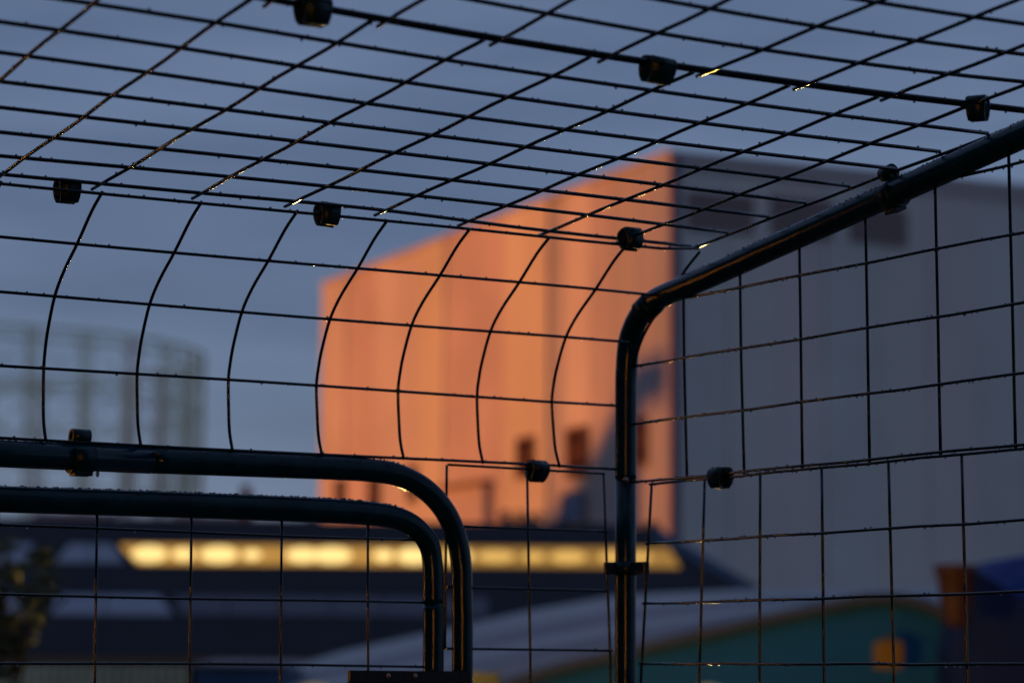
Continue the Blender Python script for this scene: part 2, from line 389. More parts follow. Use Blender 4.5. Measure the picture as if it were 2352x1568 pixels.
# ------------------------------------------------------------------ clips
def ribbon_bm(bm, prof, thick, e0, e1, taper=None):
    """open profile (2-D list) thickened and extruded along local x from e0 to e1; taper(i,n)->scale of the length"""
    n = len(prof); L_, R_ = [], []
    for i in range(n):
        a = V((*prof[max(i - 1, 0)], 0)); b = V((*prof[min(i + 1, n - 1)], 0)); t = (b - a).normalized(); nn = V((-t.y, t.x, 0)) * thick / 2
        p = V((*prof[i], 0)); s = taper(i, n) if taper else 1.0
        mid = (e0 + e1) / 2; h0 = mid + (e0 - mid) * s; h1 = mid + (e1 - mid) * s
        L_.append([bm.verts.new((h0, (p + nn).x, (p + nn).y)), bm.verts.new((h1, (p + nn).x, (p + nn).y))])
        R_.append([bm.verts.new((h0, (p - nn).x, (p - nn).y)), bm.verts.new((h1, (p - nn).x, (p - nn).y))])
    for i in range(n - 1):
        for A, fl in ((L_, 0), (R_, 1)):
            bm.faces.new((A[i][0], A[i + 1][0], A[i + 1][1], A[i][1])).smooth = True
        for e in (0, 1):
            bm.faces.new((L_[i][e], L_[i + 1][e], R_[i + 1][e], R_[i][e]))
    for i in (0, n - 1):
        bm.faces.new((L_[i][0], L_[i][1], R_[i][1], R_[i][0]))
mm = 0.001
def arc(cx, cy, r, a0, a1, n):
    return [(cx + r * math.cos(math.radians(a0 + (a1 - a0) * k / n)), cy + r * math.sin(math.radians(a0 + (a1 - a0) * k / n))) for k in range(n + 1)]
def make_clip(label, loc, rot, wmm=23, kind=0):
    root = thing('wire_clip', label, 'clip', loc, 'dark plastic clips joining the mesh panels'); root.rotation_euler = rot; root.scale = (0.80, 0.80, 0.80)
    bm = bmesh.new()
    prof = [(-1.2, -10.2), (-4.6, -10.6), (-7.2, -6.8), (-8.4, -1.8)] + arc(-3.0, 2.4, 5.4, 190, 90, 6) + arc(2.2, 2.4, 5.4, 90, -10, 6) + [(7.9, -2.2), (7.0, -6.6), (4.6, -10.2), (1.4, -9.8)]
    ribbon_bm(bm, [(a * mm, b * mm) for a, b in prof], 2.4 * mm, -wmm / 2 * mm, wmm / 2 * mm, lambda i, n: 0.80 + 0.2 * min(1, min(i, n - 1 - i) / 4))
    b = finish(bm, 'clip_body', M_clip, root)
    bm = bmesh.new(); box_bm(bm, (0, -0.2 * mm, -1.2 * mm), (XA, YA, ZA), (wmm * 0.47 * mm, 6.6 * mm, 5.6 * mm), 2.6 * mm); finish(bm, 'clip_core', M_core, root)
    bm = bmesh.new()
    ribbon_bm(bm, [(a * mm, c * mm) for a, c in arc(-5.2, 4.4, 3.9, 200, -20, 9)], 1.8 * mm, -wmm * 0.42 * mm, wmm * 0.46 * mm)
    finish(bm, 'clip_lip', M_clip, root)
    ds = []
    for k in range(9):
        ds.append((V((random.uniform(-0.4, 0.4) * wmm * mm, random.uniform(-6, 5) * mm, 9.0 * mm)), random.uniform(0.5, 1.1) * mm))
    drops('water_drops', ds, root)
    return root
tilt = math.atan(ROOF_B)
CLIPS = [(-0.5340, -0.096, 0.3350), (-0.3319, -0.1027, 0.3356), (-0.0717, -0.115, 0.3378), (-0.5573, -0.5230, 0.3755), (-0.3087, -0.5060, 0.3734), (-0.0606, -0.5180, 0.3745)]
make_clip('leftmost plastic clip on the lower seam where roof meets curved panel', zc(CLIPS[0]), (tilt, 0, 0), 20)
make_clip('plastic clip on the lower seam, in the middle of the three there', zc(CLIPS[1]), (tilt - 0.1, 0.04, 0), 20)
make_clip('plastic clip on the lower seam next to the tube bend', zc(CLIPS[2]), (tilt - 0.25, 0, 0), 19)
make_clip('plastic clip cut by the top edge of the photo, on the upper seam', zc(CLIPS[3]), (tilt, 0, 0), 23)
make_clip('plastic clip with a rounded roll, in the middle of the upper seam', zc(CLIPS[4]), (tilt + 0.25, 0.05, 0.02), 24)
make_clip('plastic clip at the right end of the upper seam, nearest the roof tube', zc(CLIPS[5]), (tilt + 0.1, 0, -0.95), 17)
make_clip('small plastic clip over the top wire of the narrow panel by the door', zc((-0.0865, -0.001, 0.1625)), (0.5, 0, 0), 19)
make_clip('two-lobed plastic clip on the seam of the side wall, right of the post', zc((0.0, -0.1345, 0.1530)), (0, 0, math.pi / 2), 20)

def make_hook(label, loc, rotm, wmm=13, r_in=9.6, hook=True):
    root = thing('tube_clip', label, 'clip', loc, 'dark clips hooked round the tubes'); root.matrix_world = Matrix.Translation(loc) @ rotm.to_4x4()
    bm = bmesh.new()
    ribbon_bm(bm, [(a * mm, b * mm) for a, b in arc(0, 0, r_in + 1.3, -215, 75, 22)], 2.4 * mm, -wmm / 2 * mm, wmm / 2 * mm)
    finish(bm, 'ring', M_clip, root)
    if not hook: return root
    bm = bmesh.new()
    ribbon_bm(bm, [(a * mm, b * mm) for a, b in [(4.5, 11.4), (6, 14)] + arc(1.2, 15.6, 4.2, 10, 260, 12)], 2.2 * mm, -wmm * 0.42 * mm, wmm * 0.42 * mm)
    finish(bm, 'hook', M_clip, root)
    bm = bmesh.new(); box_bm(bm, (0, -2.2 * mm, -12.4 * mm), (XA, YA, ZA), (wmm * 0.42 * mm, 6.0 * mm, 1.7 * mm), 1.1 * mm)
    finish(bm, 'foot', M_clip, root)
    return root
def frame3(axis, up):             # local x = axis, local z = up
    x = V(axis).normalized(); z = (V(up) - x * V(up).dot(x)).normalized(); y = z.cross(x)
    return Matrix((x, y, z)).transposed()
make_hook('dark clip hooked over the door surround near the left edge of the photo', zc((-0.4800, 0, 0.1548)), frame3((1, 0, 0), (0, 0, 1)), 17, 9.8)
make_hook('dark clip round the sloping roof tube near the right edge', zc((0, -0.352, 0.3462)), frame3((0, -1, 0.144), (-0.25, 0, 1)), 14, 9.4)
make_hook('dark clip wrapped round the upper end of the tube bend', zc((0, -0.0330, 0.2985)), frame3((0, -0.88, 0.40), (-0.1, 0, 1)), 17, 8.6, False)
band = thing('post_band', 'dark band clamp with side tabs round the corner post, in front of the lit windows', 'clamp', zc((0, 0, 0.085)))
bm = bmesh.new(); sweep_bm(bm, [zc((0, 0, 0.0795)), zc((0, 0, 0.0905))], 0.0098, 24); o = finish(bm, 'ring', M_clip); place(o, band)
for s, c in ((-1, (-0.0145, 0.001, 0.0850)), (1, (0.001, -0.0200, 0.0850))):
    bm = bmesh.new(); box_bm(bm, zc(c), (XA, YA, ZA), ((0.0050, 0.0022, 0.0050) if s < 0 else (0.0022, 0.0105, 0.0050)), 0.0009)
    o = finish(bm, 'tab', M_clip); place(o, band)

# ------------------------------------------------------------------ the big warehouse
C0 = (4.558, 80.0); TOPH = 14.99; BASE = -CAM_Z
LD = V((-0.3874, 0.9219)).normalized(); RD = V((0.905, 0.425)).normalized()
LN = V((-LD.y, LD.x)) * 1.0       # outward of the sunlit side: to the left
LN = V((-0.9219, -0.3874)); RN = V((0.425, -0.905))
def Lp(s, h, o=0.0): return W(C0[0] + LD.x * s + LN.x * o, C0[1] + LD.y * s + LN.y * o, h)
def Rp(s, h, o=0.0): return W(C0[0] + RD.x * s + RN.x * o, C0[1] + RD.y * s + RN.y * o, h)
LLEN = 30.9; RLEN = 24.0
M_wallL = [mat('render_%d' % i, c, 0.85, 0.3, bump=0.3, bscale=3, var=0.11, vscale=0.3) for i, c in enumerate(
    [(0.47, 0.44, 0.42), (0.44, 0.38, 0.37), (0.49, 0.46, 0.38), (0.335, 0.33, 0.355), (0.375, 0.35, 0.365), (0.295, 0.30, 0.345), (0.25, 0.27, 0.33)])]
M_wallR = [mat('cladding_%d' % i, c, 0.8, 0.3, bump=0.3, bscale=3, var=0.09, vscale=0.3) for i, c in enumerate(
    [(0.73, 0.65, 0.58), (0.70, 0.66, 0.60), (0.75, 0.64, 0.59)])]
M_flash = mat('dark_flashing', (0.48, 0.40, 0.38), 0.5)
M_corner = mat('corner_strip_metal', (0.17, 0.12, 0.16), 0.5)
M_louv = mat('dark_louvre', (0.33, 0.24, 0.23), 0.6)
M_glassd = mat('brown_window', (0.05, 0.022, 0.012), 0.25)
M_frame = mat('window_frame', (0.16, 0.09, 0.05), 0.6)
wh = thing('warehouse', 'tall plain warehouse whose left wall glows orange in the low sun', 'building', W(C0[0], C0[1], BASE))
core = [Lp(0.25, BASE, -0.25), Lp(LLEN, BASE, -0.25), W(C0[0] + LD.x * LLEN + RD.x * RLEN, C0[1] + LD.y * LLEN + RD.y * RLEN, BASE), Rp(RLEN, BASE, -0.25)]
o = prism('core_wall', core, (0, 0, TOPH - BASE - 0.3), M_wallR[1]); place(o, wh)
# sunlit side: tall wall bays, some set back
bays = [(0.0, 0.9, 6, 0.0), (0.9, 2.2, 5, 0.0), (2.2, 4.0, 3, 0.0), (4.0, 5.6, 4, 0.0), (5.6, 7.55, 0, 0.0), (7.55, 8.75, 3, -0.05), (8.75, 12.3, 2, 0.06), (12.3, 17.7, 1, 0.0), (17.7, 20.4, 2, 0.05), (20.4, 25.0, 0, 0.0), (25.0, 28.0, 1, 0.0), (28.0, LLEN, 0, 0.03)]  # fading sunlight toward the corner is put into the bay colours
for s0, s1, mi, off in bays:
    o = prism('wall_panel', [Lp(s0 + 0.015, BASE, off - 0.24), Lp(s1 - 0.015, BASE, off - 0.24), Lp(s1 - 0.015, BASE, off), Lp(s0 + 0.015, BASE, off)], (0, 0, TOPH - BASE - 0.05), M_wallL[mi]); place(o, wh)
s = 0.0; k = 0
rs = [0.0, 1.9, 3.6, 5.2, 7.1, 8.8, 10.6, 12.3, 14.2, 16.0, 18.2, 20.0, 22.1, RLEN]
for a, b in zip(rs, rs[1:]):
    o = prism('wall_panel', [Rp(a + 0.015, BASE, -0.24), Rp(b - 0.015, BASE, -0.24), Rp(b - 0.015, BASE, 0.02 * (k % 2)), Rp(a + 0.015, BASE, 0.02 * (k % 2))], (0, 0, TOPH - BASE - 0.05), M_wallR[(k * 2 + 1) % 3]); place(o, wh); k += 1
# parapet cap and corner strip
for f0, f1, ln, nm in ((Lp, Lp, LLEN, LN), (Rp, Rp, RLEN, RN)):
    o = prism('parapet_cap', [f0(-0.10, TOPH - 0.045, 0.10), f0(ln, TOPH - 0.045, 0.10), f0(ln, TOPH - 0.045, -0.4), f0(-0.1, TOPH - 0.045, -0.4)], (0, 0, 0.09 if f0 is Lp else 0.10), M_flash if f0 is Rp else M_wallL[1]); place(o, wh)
o = prism('fascia', [Rp(0.1, TOPH - 0.46, 0.03), Rp(RLEN, TOPH - 0.46, 0.03), Rp(RLEN, TOPH - 0.46, 0.09), Rp(0.1, TOPH - 0.46, 0.09)], (0, 0, 0.40), M_flash); place(o, wh)
o = prism('corner_strip', [Rp(-0.06, BASE, 0.03), Rp(0.26, BASE, 0.03), Rp(0.26, BASE, 0.13), Rp(-0.06, BASE, 0.13)], (0, 0, TOPH - BASE - 0.1), M_corner); place(o, wh)
# louvred openings high on the shaded side
def solve_R(x):                   # distance along the shaded wall seen at photo column x
    k = (x - 1176) / 6430.0; return (C0[0] - k * C0[1]) / (k * RD.y - RD.x)
def solve_L(x):
    k = (x - 1176) / 6430.0; return (C0[0] - k * C0[1]) / (k * LD.y - LD.x)
for xa, xb, ya, yb in ((1580, 1736, 436, 532), (1772, 1918, 447, 545), (1956, 2092, 470, 560), (2240, 2400, 500, 585)):
    if xa > 2200: continue
    a, b = solve_R(xa), solve_R(xb)
    dA = C0[1] + RD.y * a
    h1 = rh(xa, ya, dA)[1]; h0 = rh(xa, yb - 6, dA)[1]
    root = prism('louvre_window', [Rp(a, h0, 0.03), Rp(b, h0, 0.03), Rp(b, h0, 0.05), Rp(a, h0, 0.05)], (0, 0, h1 - h0), M_louv); place(root, wh)
    for j in range(5):
        hh = h0 + (h1 - h0) * (j + 0.1) / 5
        o = prism('louvre', [Rp(a + 0.05, hh, 0.052), Rp(b - 0.05, hh, 0.052), Rp(b - 0.05, hh + 0.02, 0.14), Rp(a + 0.05, hh + 0.02, 0.14)], (0, 0, 0.05), M_louv)
        o.parent = root; o.location = (0, 0, 0)
# brown windows low on the sunlit side
def wall_window(xa, xb, y_top, y_bot, m=M_glassd):
    a, b = solve_L(xb), solve_L(xa); dm = C0[1] + LD.y * (a + b) / 2
    h1 = rh((xa + xb) / 2, y_top, dm)[1]; h0 = rh((xa + xb) / 2, y_bot, dm)[1]
    root = prism('window', [Lp(a, h0, 0.065), Lp(b, h0, 0.065), Lp(b, h0, 0.09), Lp(a, h0, 0.09)], (0, 0, h1 - h0), m); place(root, wh)
    for (p, q, u, v) in ((a - 0.09, a, h0 - 0.09, h1 + 0.09), (b, b + 0.09, h0 - 0.09, h1 + 0.09), (a, b, h0 - 0.09, h0), (a, b, h1, h1 + 0.09), (a, b, (h0 + h1) / 2 - 0.03, (h0 + h1) / 2 + 0.03)):
        o = prism('frame', [Lp(p, u, 0.095), Lp(q, u, 0.095), Lp(q, u, 0.14), Lp(p, u, 0.14)], (0, 0, v - u), M_frame)
        o.parent = root; o.location = -V(root.location) - V(wh.location)
for w_ in ((1197, 1234, 1008, 1092), (1311, 1353, 986, 1090), (1467, 1489, 962, 1062), (946, 963, 1072, 1148), (856, 875, 1100, 1165), (779, 795, 1104, 1170)):
    wall_window(*w_)
M_blue = mat('blue_shade_patch', (0.10, 0.20, 0.40), 0.6)
wall_window(1302, 1350, 1136, 1190, M_blue)  # blue panel painted for a patch of bluish shade on the wall
# shallow projecting bay on the sunlit wall
a, b = solve_L(1133), solve_L(1037); dm = C0[1] + LD.y * (a + b) / 2; h1 = rh(1085, 1120, dm)[1]
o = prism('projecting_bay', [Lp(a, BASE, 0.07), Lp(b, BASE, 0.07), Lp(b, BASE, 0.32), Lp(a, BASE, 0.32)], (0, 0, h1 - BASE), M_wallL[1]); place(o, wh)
o = prism('bay_roof', [Lp(a - 0.15, h1 + 0.01, 0.07), Lp(b + 0.15, h1 + 0.01, 0.07), Lp(b + 0.15, h1 + 0.01, 0.5), Lp(a - 0.15, h1 + 0.01, 0.5)], (0, 0, 0.15), M_frame); place(o, wh)

# ------------------------------------------------------------------ gas holder frame
M_iron = mat('pale_green_iron', (0.88, 0.80, 0.53), 0.7, 0.3, var=0.15, vscale=1.0)
M_iron2 = mat('rusty_cream_iron', (0.88, 0.62, 0.48), 0.7, 0.3, var=0.15, vscale=1.0)
GD = 200.0; GR = 17.9; gcr = (-112 - 1176) / 6430.0 * GD
gas = thing('gas_holder', 'tall round openwork gas holder frame of pale iron columns in the distance', 'gas holder', W(gcr, GD, BASE))
def gp(th, h, r=GR): return W(gcr + r * math.sin(th), GD - r * math.cos(th), h)
GTOP = rh(460, 812, 200)[1]; NC = 28
levels = [BASE + 1, 4.5, 9.0, 13.6, 18.3, GTOP - 0.45]
for k in range(NC):
    th = (k + 0.07) * 2 * math.pi / NC + 0.02
    near = math.cos(th) > -0.2
    bm = bmesh.new()
    for s_ in (-1, 1):            # lattice column: two uprights, lacing between
        sweep_bm(bm, [gp(th + s_ * 0.018, BASE), gp(th + s_ * 0.018, GTOP)], 0.085, 5)
        sweep_bm(bm, [gp(th + s_ * 0.012, BASE, GR - 0.7), gp(th + s_ * 0.012, GTOP, GR - 0.7)], 0.06, 4)
    h = BASE; s_ = 1
    while h < GTOP - 1.2:
        sweep_bm(bm, [gp(th - s_ * 0.018, h), gp(th + s_ * 0.018, h + 1.1)], 0.045, 4); h += 1.1; s_ = -s_
    o = finish(bm, 'column', M_iron2 if k % 3 == 1 else M_iron); place(o, gas)
for li, h in enumerate(levels[1:]):
    bm = bmesh.new(); top = li == len(levels) - 2
    for dh, rr in (((0.4, 0.11), (-0.4, 0.09)) if top else ((0.30, 0.06), (-0.30, 0.06))):
        ring = [gp(j * 2 * math.pi / 84, h + dh) for j in range(85)]
        sweep_bm(bm, ring, rr, 4, cap=False)
    for j in range(84):
        sg = 1 if j % 2 else -1
        sweep_bm(bm, [gp(j * 2 * math.pi / 84, h - 0.4 * sg), gp((j + 1) * 2 * math.pi / 84, h + 0.4 * sg)], 0.04, 3)
    o = finish(bm, 'ring_girder', M_iron); place(o, gas)
for li in range(len(levels) - 1):
    bm = bmesh.new()
    for k in range(NC):
        t0 = (k + 0.07) * 2 * math.pi / NC + 0.02; t1 = t0 + 2 * math.pi / NC
        sweep_bm(bm, [gp(t0, levels[li]), gp(t1, levels[li + 1])], 0.035, 3)
        sweep_bm(bm, [gp(t1, levels[li]), gp(t0, levels[li + 1])], 0.035, 3)
    o = finish(bm, 'cross_bracing', M_iron); place(o, gas)

# ------------------------------------------------------------------ low building with the lit roof glazing
M_slate = mat('dark_slate', (0.014, 0.017, 0.026), 0.75, 0.25, bump=0.5, bscale=5, var=0.2, vscale=1.5)
M_hip = mat('blue_slate', (0.03, 0.06, 0.11), 0.6, 0.4, var=0.2, vscale=1)
M_skyglass = mat('painted_sky_glass', (0.16, 0.17, 0.24), 0.18, 0.9, coat=0.6)  # sky reflection put into the base colour
M_dimglass = mat('painted_reflection_glass', (0.045, 0.045, 0.07), 0.35, 0.5)  # dim purple reflection of the building put into the colour
M_lit = mat('lit_rooflight_glass', (0.08, 0.05, 0.01), 0.6, 0.2, (1.0, 0.50, 0.10), 0.50)
M_lit2 = mat('lit_rooflight_glass_dim', (0.08, 0.05, 0.01), 0.6, 0.2, (1.0, 0.50, 0.10), 0.33)
M_bulb = mat('ceiling_lamp_glow', (0.1, 0.07, 0.02), 0.6, 0.2, (1.0, 0.71, 0.25), 1.3)
M_bulb2 = mat('ceiling_lamp_glow_dim', (0.1, 0.07, 0.02), 0.6, 0.2, (1.0, 0.58, 0.14), 0.78)
RA, RB = 0.187, 0.504             # roof plane: h = RA + (d - 28) * RB
def onroof(x, y, lift=0.0):
    u, v = (x - 1176) / 6430.0, (784 - y) / 6430.0
    ray = R @ V((u, v, -1)); kf = ray.dot(FW); t = (RA + lift - 28 * RB) / (ray.z - RB * kf)
    return V((CAM.x, CAM.y, CAM_Z)) + ray * t
low = thing('low_building', 'long low dark-roofed building with a glowing yellow strip of rooflights', 'building', W(-2, 28, BASE))
DN = V((0, 0, -1))
roofpoly = [onroof(x, y) for x, y in ((-900, 1494), (-900, 1178), (1400, 1204), (1512, 1216), (1736, 1345), (1720, 1512))]
# roof made as a slab with the strips laid in recesses above it
o = prism('roof', roofpoly, (0, 0, -0.12), M_slate); place(o, low)
o = prism('hip_edge', [onroof(1512, 1212, 0.03), onroof(1742, 1345, 0.03), onroof(1700, 1345, 0.03), onroof(1490, 1222, 0.03)], (0, 0, -0.06), M_hip); place(o, low)
def pane(x0t, x1t, x1b, x0b, yt, yb, m, lift=0.02, name='rooflight_pane'):
    ro = lambda x: 0.007 * (x - 700)
    o = prism(name, [onroof(x0t, yt + ro(x0t), lift), onroof(x1t, yt + ro(x1t), lift), onroof(x1b, yb + ro(x1b), lift), onroof(x0b, yb + ro(x0b), lift)], (0, 0, -0.015), m); place(o, low); return o
# blue panes of the upper strip
for x0, x1, x1b, x0b in ((-330, -215, -215, -330), (-205, -90, -90, -205), (-80, 78, 58, -80), (158, 205, 205, 128), (209, 258, 284, 209)):
    pane(x0, x1, x1b, x0b, 1252, 1293, M_skyglass)
# lit panes
xs_l = [276, 366, 456, 546, 636, 726, 816, 906, 996, 1086, 1176, 1266, 1356, 1446, 1536]
for i, (a, b) in enumerate(zip(xs_l, xs_l[1:])):
    last = i == len(xs_l) - 2
    bright = i < 9
    p = pane(a + 0.5, b - 0.5, (b - 0.5) if not last else 1562, (a + 0.5) if i else 316, 1252, 1294, M_lit if bright else M_lit2)
    # lamp just under each pane, seen as a hot spot
    cx = a + 45 + [22, 10, 2, -12, 14, -8, 20, 0, 12, 8, 5, -6, 10, -20][i]; wy = 18 if bright else 13
    cy = 1273 + 0.007 * (cx - 700)
    wd = [40, 24, 42, 20, 36, 44, 22, 38, 30, 42, 24, 40, 34, 26][i]; wy *= [1, .75, 1, .6, .9, 1, .7, 1, .85, 1, .8, 1.1, 1, .8][i]
    ring = [onroof(cx + wd * math.cos(t * math.pi / 8), cy + wy * math.sin(t * math.pi / 8), 0.03) for t in range(16)]
    lp_ = prism('lamp_glow', ring, (0, 0, -0.008), M_bulb if bright else M_bulb2); lp_.parent = p; lp_.location = -V(p.location) - V(low.location)
# second strip
for x0, x1, x1b, x0b, m in ((-330, -190, -190, -330, M_skyglass), (-186, -30, -30, -186, M_skyglass), (-26, 45, 60, -26, M_skyglass), (132, 240, 240, 118, M_skyglass), (244, 366, 396, 244, M_skyglass),
                            (400, 520, 520, 416, M_dimglass), (524, 640, 640, 524, M_dimglass), (644, 760, 760, 644, M_dimglass), (764, 880, 880, 764, M_dimglass), (884, 1000, 1000, 884, M_dimglass), (1004, 1120, 1120, 1004, M_dimglass)):
    pane(x0, x1, x1b, x0b, 1368, 1412, m)
M_fascia = mat('brown_fascia', (0.16, 0.09, 0.045), 0.6)
r0, h0 = rh(-600, 1497, 27.9); r1, _ = rh(1500, 1503, 27.9)
o = prism('gutter_board', [W(r0, 27.7, h0 - 0.12), W(r1, 27.7, h0 - 0.12), W(r1, 27.95, h0 - 0.12), W(r0, 27.95, h0 - 0.12)], (0, 0, 0.11), M_fascia); place(o, low)
M_lowwall = mat('brick_dark', (0.09, 0.07, 0.06), 0.85, var=0.2, vscale=2)
r2, _ = rh(1700, 1500, 28.2)
o = prism('wall', [W(r0, 28.1, BASE), W(r2, 28.1, BASE), W(r2, 31.5, BASE), W(r0, 31.5, BASE)], (0, 0, h0 - 0.02 - BASE), M_lowwall); place(o, low)

# dark bushes and far roofs behind the low roof
M_leafd = mat('dark_foliage', (0.035, 0.05, 0.05), 0.7, 0.3)
M_bark = mat('bark', (0.05, 0.04, 0.035), 0.9)
def bush(name, label, cat, r, d, htop, wid, hgt, n, m, leaf=0.06, group=None):
    root = thing(name, label, cat, W(r, d, BASE), group)
    bm = bmesh.new()
    cl = [(random.gauss(0, 0.30) * wid, random.gauss(0, 0.3) * wid, htop - hgt * random.uniform(0.1, 1)) for _ in range(14)]
    for _ in range(n):
        c = random.choice(cl); p = W(r + c[0] + random.gauss(0, wid * 0.10), d + c[1] + random.gauss(0, wid * 0.1), min(htop, c[2] + random.gauss(0, hgt * 0.1)))
        a = V((random.gauss(0, 1), random.gauss(0, 1), random.gauss(0, 1))).normalized(); b = a.orthogonal().normalized()
        s_ = leaf * random.uniform(0.6, 1.3)
        bm.faces.new([bm.verts.new(p + a * s_), bm.verts.new(p + b * s_ * 0.5), bm.verts.new(p - a * s_), bm.verts.new(p - b * s_ * 0.5)])
    o = finish(bm, 'crown', m); place(o, root)
    bm = bmesh.new()
    sweep_bm(bm, [W(r, d, BASE), W(r + 0.1, d, (BASE + htop) / 2), W(r, d, htop - hgt * 0.3)], lambda t: 0.06 * (1 - 0.6 * t), 6)
    for c in cl[:5]:
        sweep_bm(bm, [W(r + 0.1, d, (BASE + htop) / 2), W(r + c[0], d + c[1], c[2])], 0.02, 4)
    o = finish(bm, 'trunk', M_bark); place(o, root)
    return root
for x, y, wd, lab in ((1210, 1180, 0.55, 'dark bushy treetop behind the roof ridge, under the first brown window'),
                      (1335, 1200, 0.45, 'dark treetop behind the ridge, below the pale shadow on the orange wall'),
                      (1488, 1204, 0.50, 'dark treetop behind the ridge where the roof starts to slope down at right'),
                      (700, 1186, 0.6, 'dark treetop behind the ridge, left of the orange wall')):
    r, h = rh(x, y, 34); bush('small_tree', lab, 'tree', r, 34, h, wd, 0.9, 900, M_leafd, 0.06, 'treetops behind the low roof')
M_farh = [mat('far_house_%d' % i, c, 0.8) for i, c in enumerate([(0.09, 0.09, 0.12), (0.13, 0.12, 0.16), (0.05, 0.055, 0.075)])]
fx = -420
for i, (wx, ty, lab) in enumerate(((330, 1186, 'far house with a flat grey roof behind the left end of the low roof'), (150, 1198, 'narrow dark far house under the gas holder'), (190, 1182, 'pale purple far house above the olive plant'),
                                   (130, 1196, 'far dark gabled house just right of the olive plant'), (170, 1190, 'far house roof between gas holder and orange wall'), (190, 1200, 'low far house directly left of the orange wall'))):
    d = 118 + 3 * (i % 3); ra, hh = rh(fx, ty, d); rb, _ = rh(fx + wx - 12, ty, d)
    root = thing('far_house', lab, 'house', W(ra, d, BASE), 'far houses on the skyline')
    o = prism('wall', [W(ra, d, BASE), W(rb, d, BASE), W(rb, d + 8, BASE), W(ra, d + 8, BASE)], (0, 0, hh - 0.5 - BASE), M_farh[i % 3]); place(o, root)
    bm = bmesh.new()
    prism_bm(bm, [W(ra - 0.1, d - 0.2, hh - 0.5), W(rb + 0.1, d - 0.2, hh - 0.5), W(rb + 0.1, d + 4, hh + 0.2), W(ra - 0.1, d + 4, hh + 0.2)], (0, 0, 0.2))
    o = finish(bm, 'roof', M_farh[2]); place(o, root); fx += wx
d = 118; r, h = rh(565, 1112, d)
root = thing('chimney', 'small dark blurred chimney between the two tubes, right of the gas holder', 'chimney', W(r, d, 4))
o = prism('stack', [W(r - 0.28, d, BASE), W(r + 0.28, d, BASE), W(r + 0.28, d + 0.5, BASE), W(r - 0.28, d + 0.5, BASE)], (0, 0, h - 0.35 - BASE), M_farh[2]); place(o, root)
o = prism('cap', [W(r - 0.20, d + 0.05, h - 0.345), W(r + 0.2, d + 0.05, h - 0.345), W(r + 0.14, d + 0.4, h - 0.345), W(r - 0.14, d + 0.4, h - 0.345)], (0, 0, 0.34), M_farh[2]); place(o, root)

# ------------------------------------------------------------------ pale lean-to roof in the middle distance
M_pale = mat('pale_roof_sheet', (0.36, 0.36, 0.37), 0.6, 0.3, bump=0.2, bscale=6, var=0.12, vscale=1.2)
M_pale2 = mat('grey_blue_roof_sheet', (0.13, 0.14, 0.19), 0.5, 0.5, var=0.15, vscale=1.2)
M_pale3 = mat('dusty_roof_sheet', (0.28, 0.25, 0.24), 0.6, 0.3, var=0.15, vscale=1.2)
lean = thing('pale_shed_roof', 'pale grey striped shed roof slanting up to the right behind the teal canopy', 'roof', at(1200, 1540, 14))
st = [(560, 1562, 1640), (780, 1496, 1625), (965, 1455, 1598), (1220, 1400, 1552), (1420, 1366, 1514), (1726, 1352, 1440), (2240, 1346, 1400)]
for f0, f1, m in ((0.0, 0.26, M_pale), (0.26, 0.42, M_pale2), (0.42, 0.60, M_pale), (0.60, 0.72, M_pale2), (0.72, 1.0, M_pale3)):
    bm = bmesh.new(); rows = []
    for x, yt, yb in st:
        col_ = []
        for f in (f0 + 0.004, f1 - 0.004):
            p = at(x, lerp(yt, yb, f), lerp(17, 12.5, f)); col_ += [p, p + V((0, 0, -0.03))]
        rows.append([bm.verts.new(p) for p in (col_[0], col_[2], col_[3], col_[1])])
    for a, b in zip(rows, rows[1:]):
        for k in range(4): bm.faces.new((a[k], a[(k + 1) % 4], b[(k + 1) % 4], b[k]))
    bm.faces.new(rows[0]); bm.faces.new(rows[-1][::-1])
    o = finish(bm, 'roof_sheet', m); place(o, lean)
for x in (700, 1250, 1900):
    p = at(x, 1600, 14.5); o = tube('post', [V((p.x, p.y, 0)), p], 0.04, M_fascia); place(o, lean)

# ------------------------------------------------------------------ teal canopy with rim
M_teal = mat('teal_canvas', (0.015, 0.145, 0.29), 0.7, 0.3, bump=0.3, bscale=20, var=0.15, vscale=2.5)
M_rim = mat('tan_piping', (0.10, 0.105, 0.125), 0.7)
cv = [(960, 1640), (1120, 1586), (1288, 1532), (1430, 1500), (1574, 1464), (1726, 1430), (1895, 1394), (1970, 1378), (2035, 1373), (2100, 1381), (2155, 1402), (2190, 1440), (2203, 1500), (2200, 1600), (2190, 2400), (960, 2400)]
can = thing('teal_canopy', 'teal canvas shelter with a humped top and tan piping, lower right', 'tent', at(1700, 2300, 9.3))
front = [at(x, y, 9.3) for x, y in cv]
o = prism('canvas', front, FW * 1.6, M_teal); place(o, can)
rimp = catmull([at(x, y, 9.28) for x, y in cv[:14]], 4)
o = tube('piping', rimp, 0.022, M_rim, None, 8); place(o, can)
M_amber = mat('amber_lantern', (0.30, 0.12, 0.008), 0.5, 0.4, (1.0, 0.38, 0.03), 0.02)
lan = thing('amber_lantern', 'small square amber lantern glowing against the teal canvas', 'lantern', at(2040, 1505, 9.15))
bm = bmesh.new(); box_bm(bm, at(2040, 1504, 9.15), (RT, FW, ZA), (0.047, 0.03, 0.046), 0.016); o = finish(bm, 'lamp_glass', M_amber); place(o, lan)
bm = bmesh.new(); box_bm(bm, at(2040, 1504, 9.15) + V((0, 0, 0.053)), (RT, FW, ZA), (0.02, 0.02, 0.006)); o = finish(bm, 'cap', M_frame); place(o, lan)

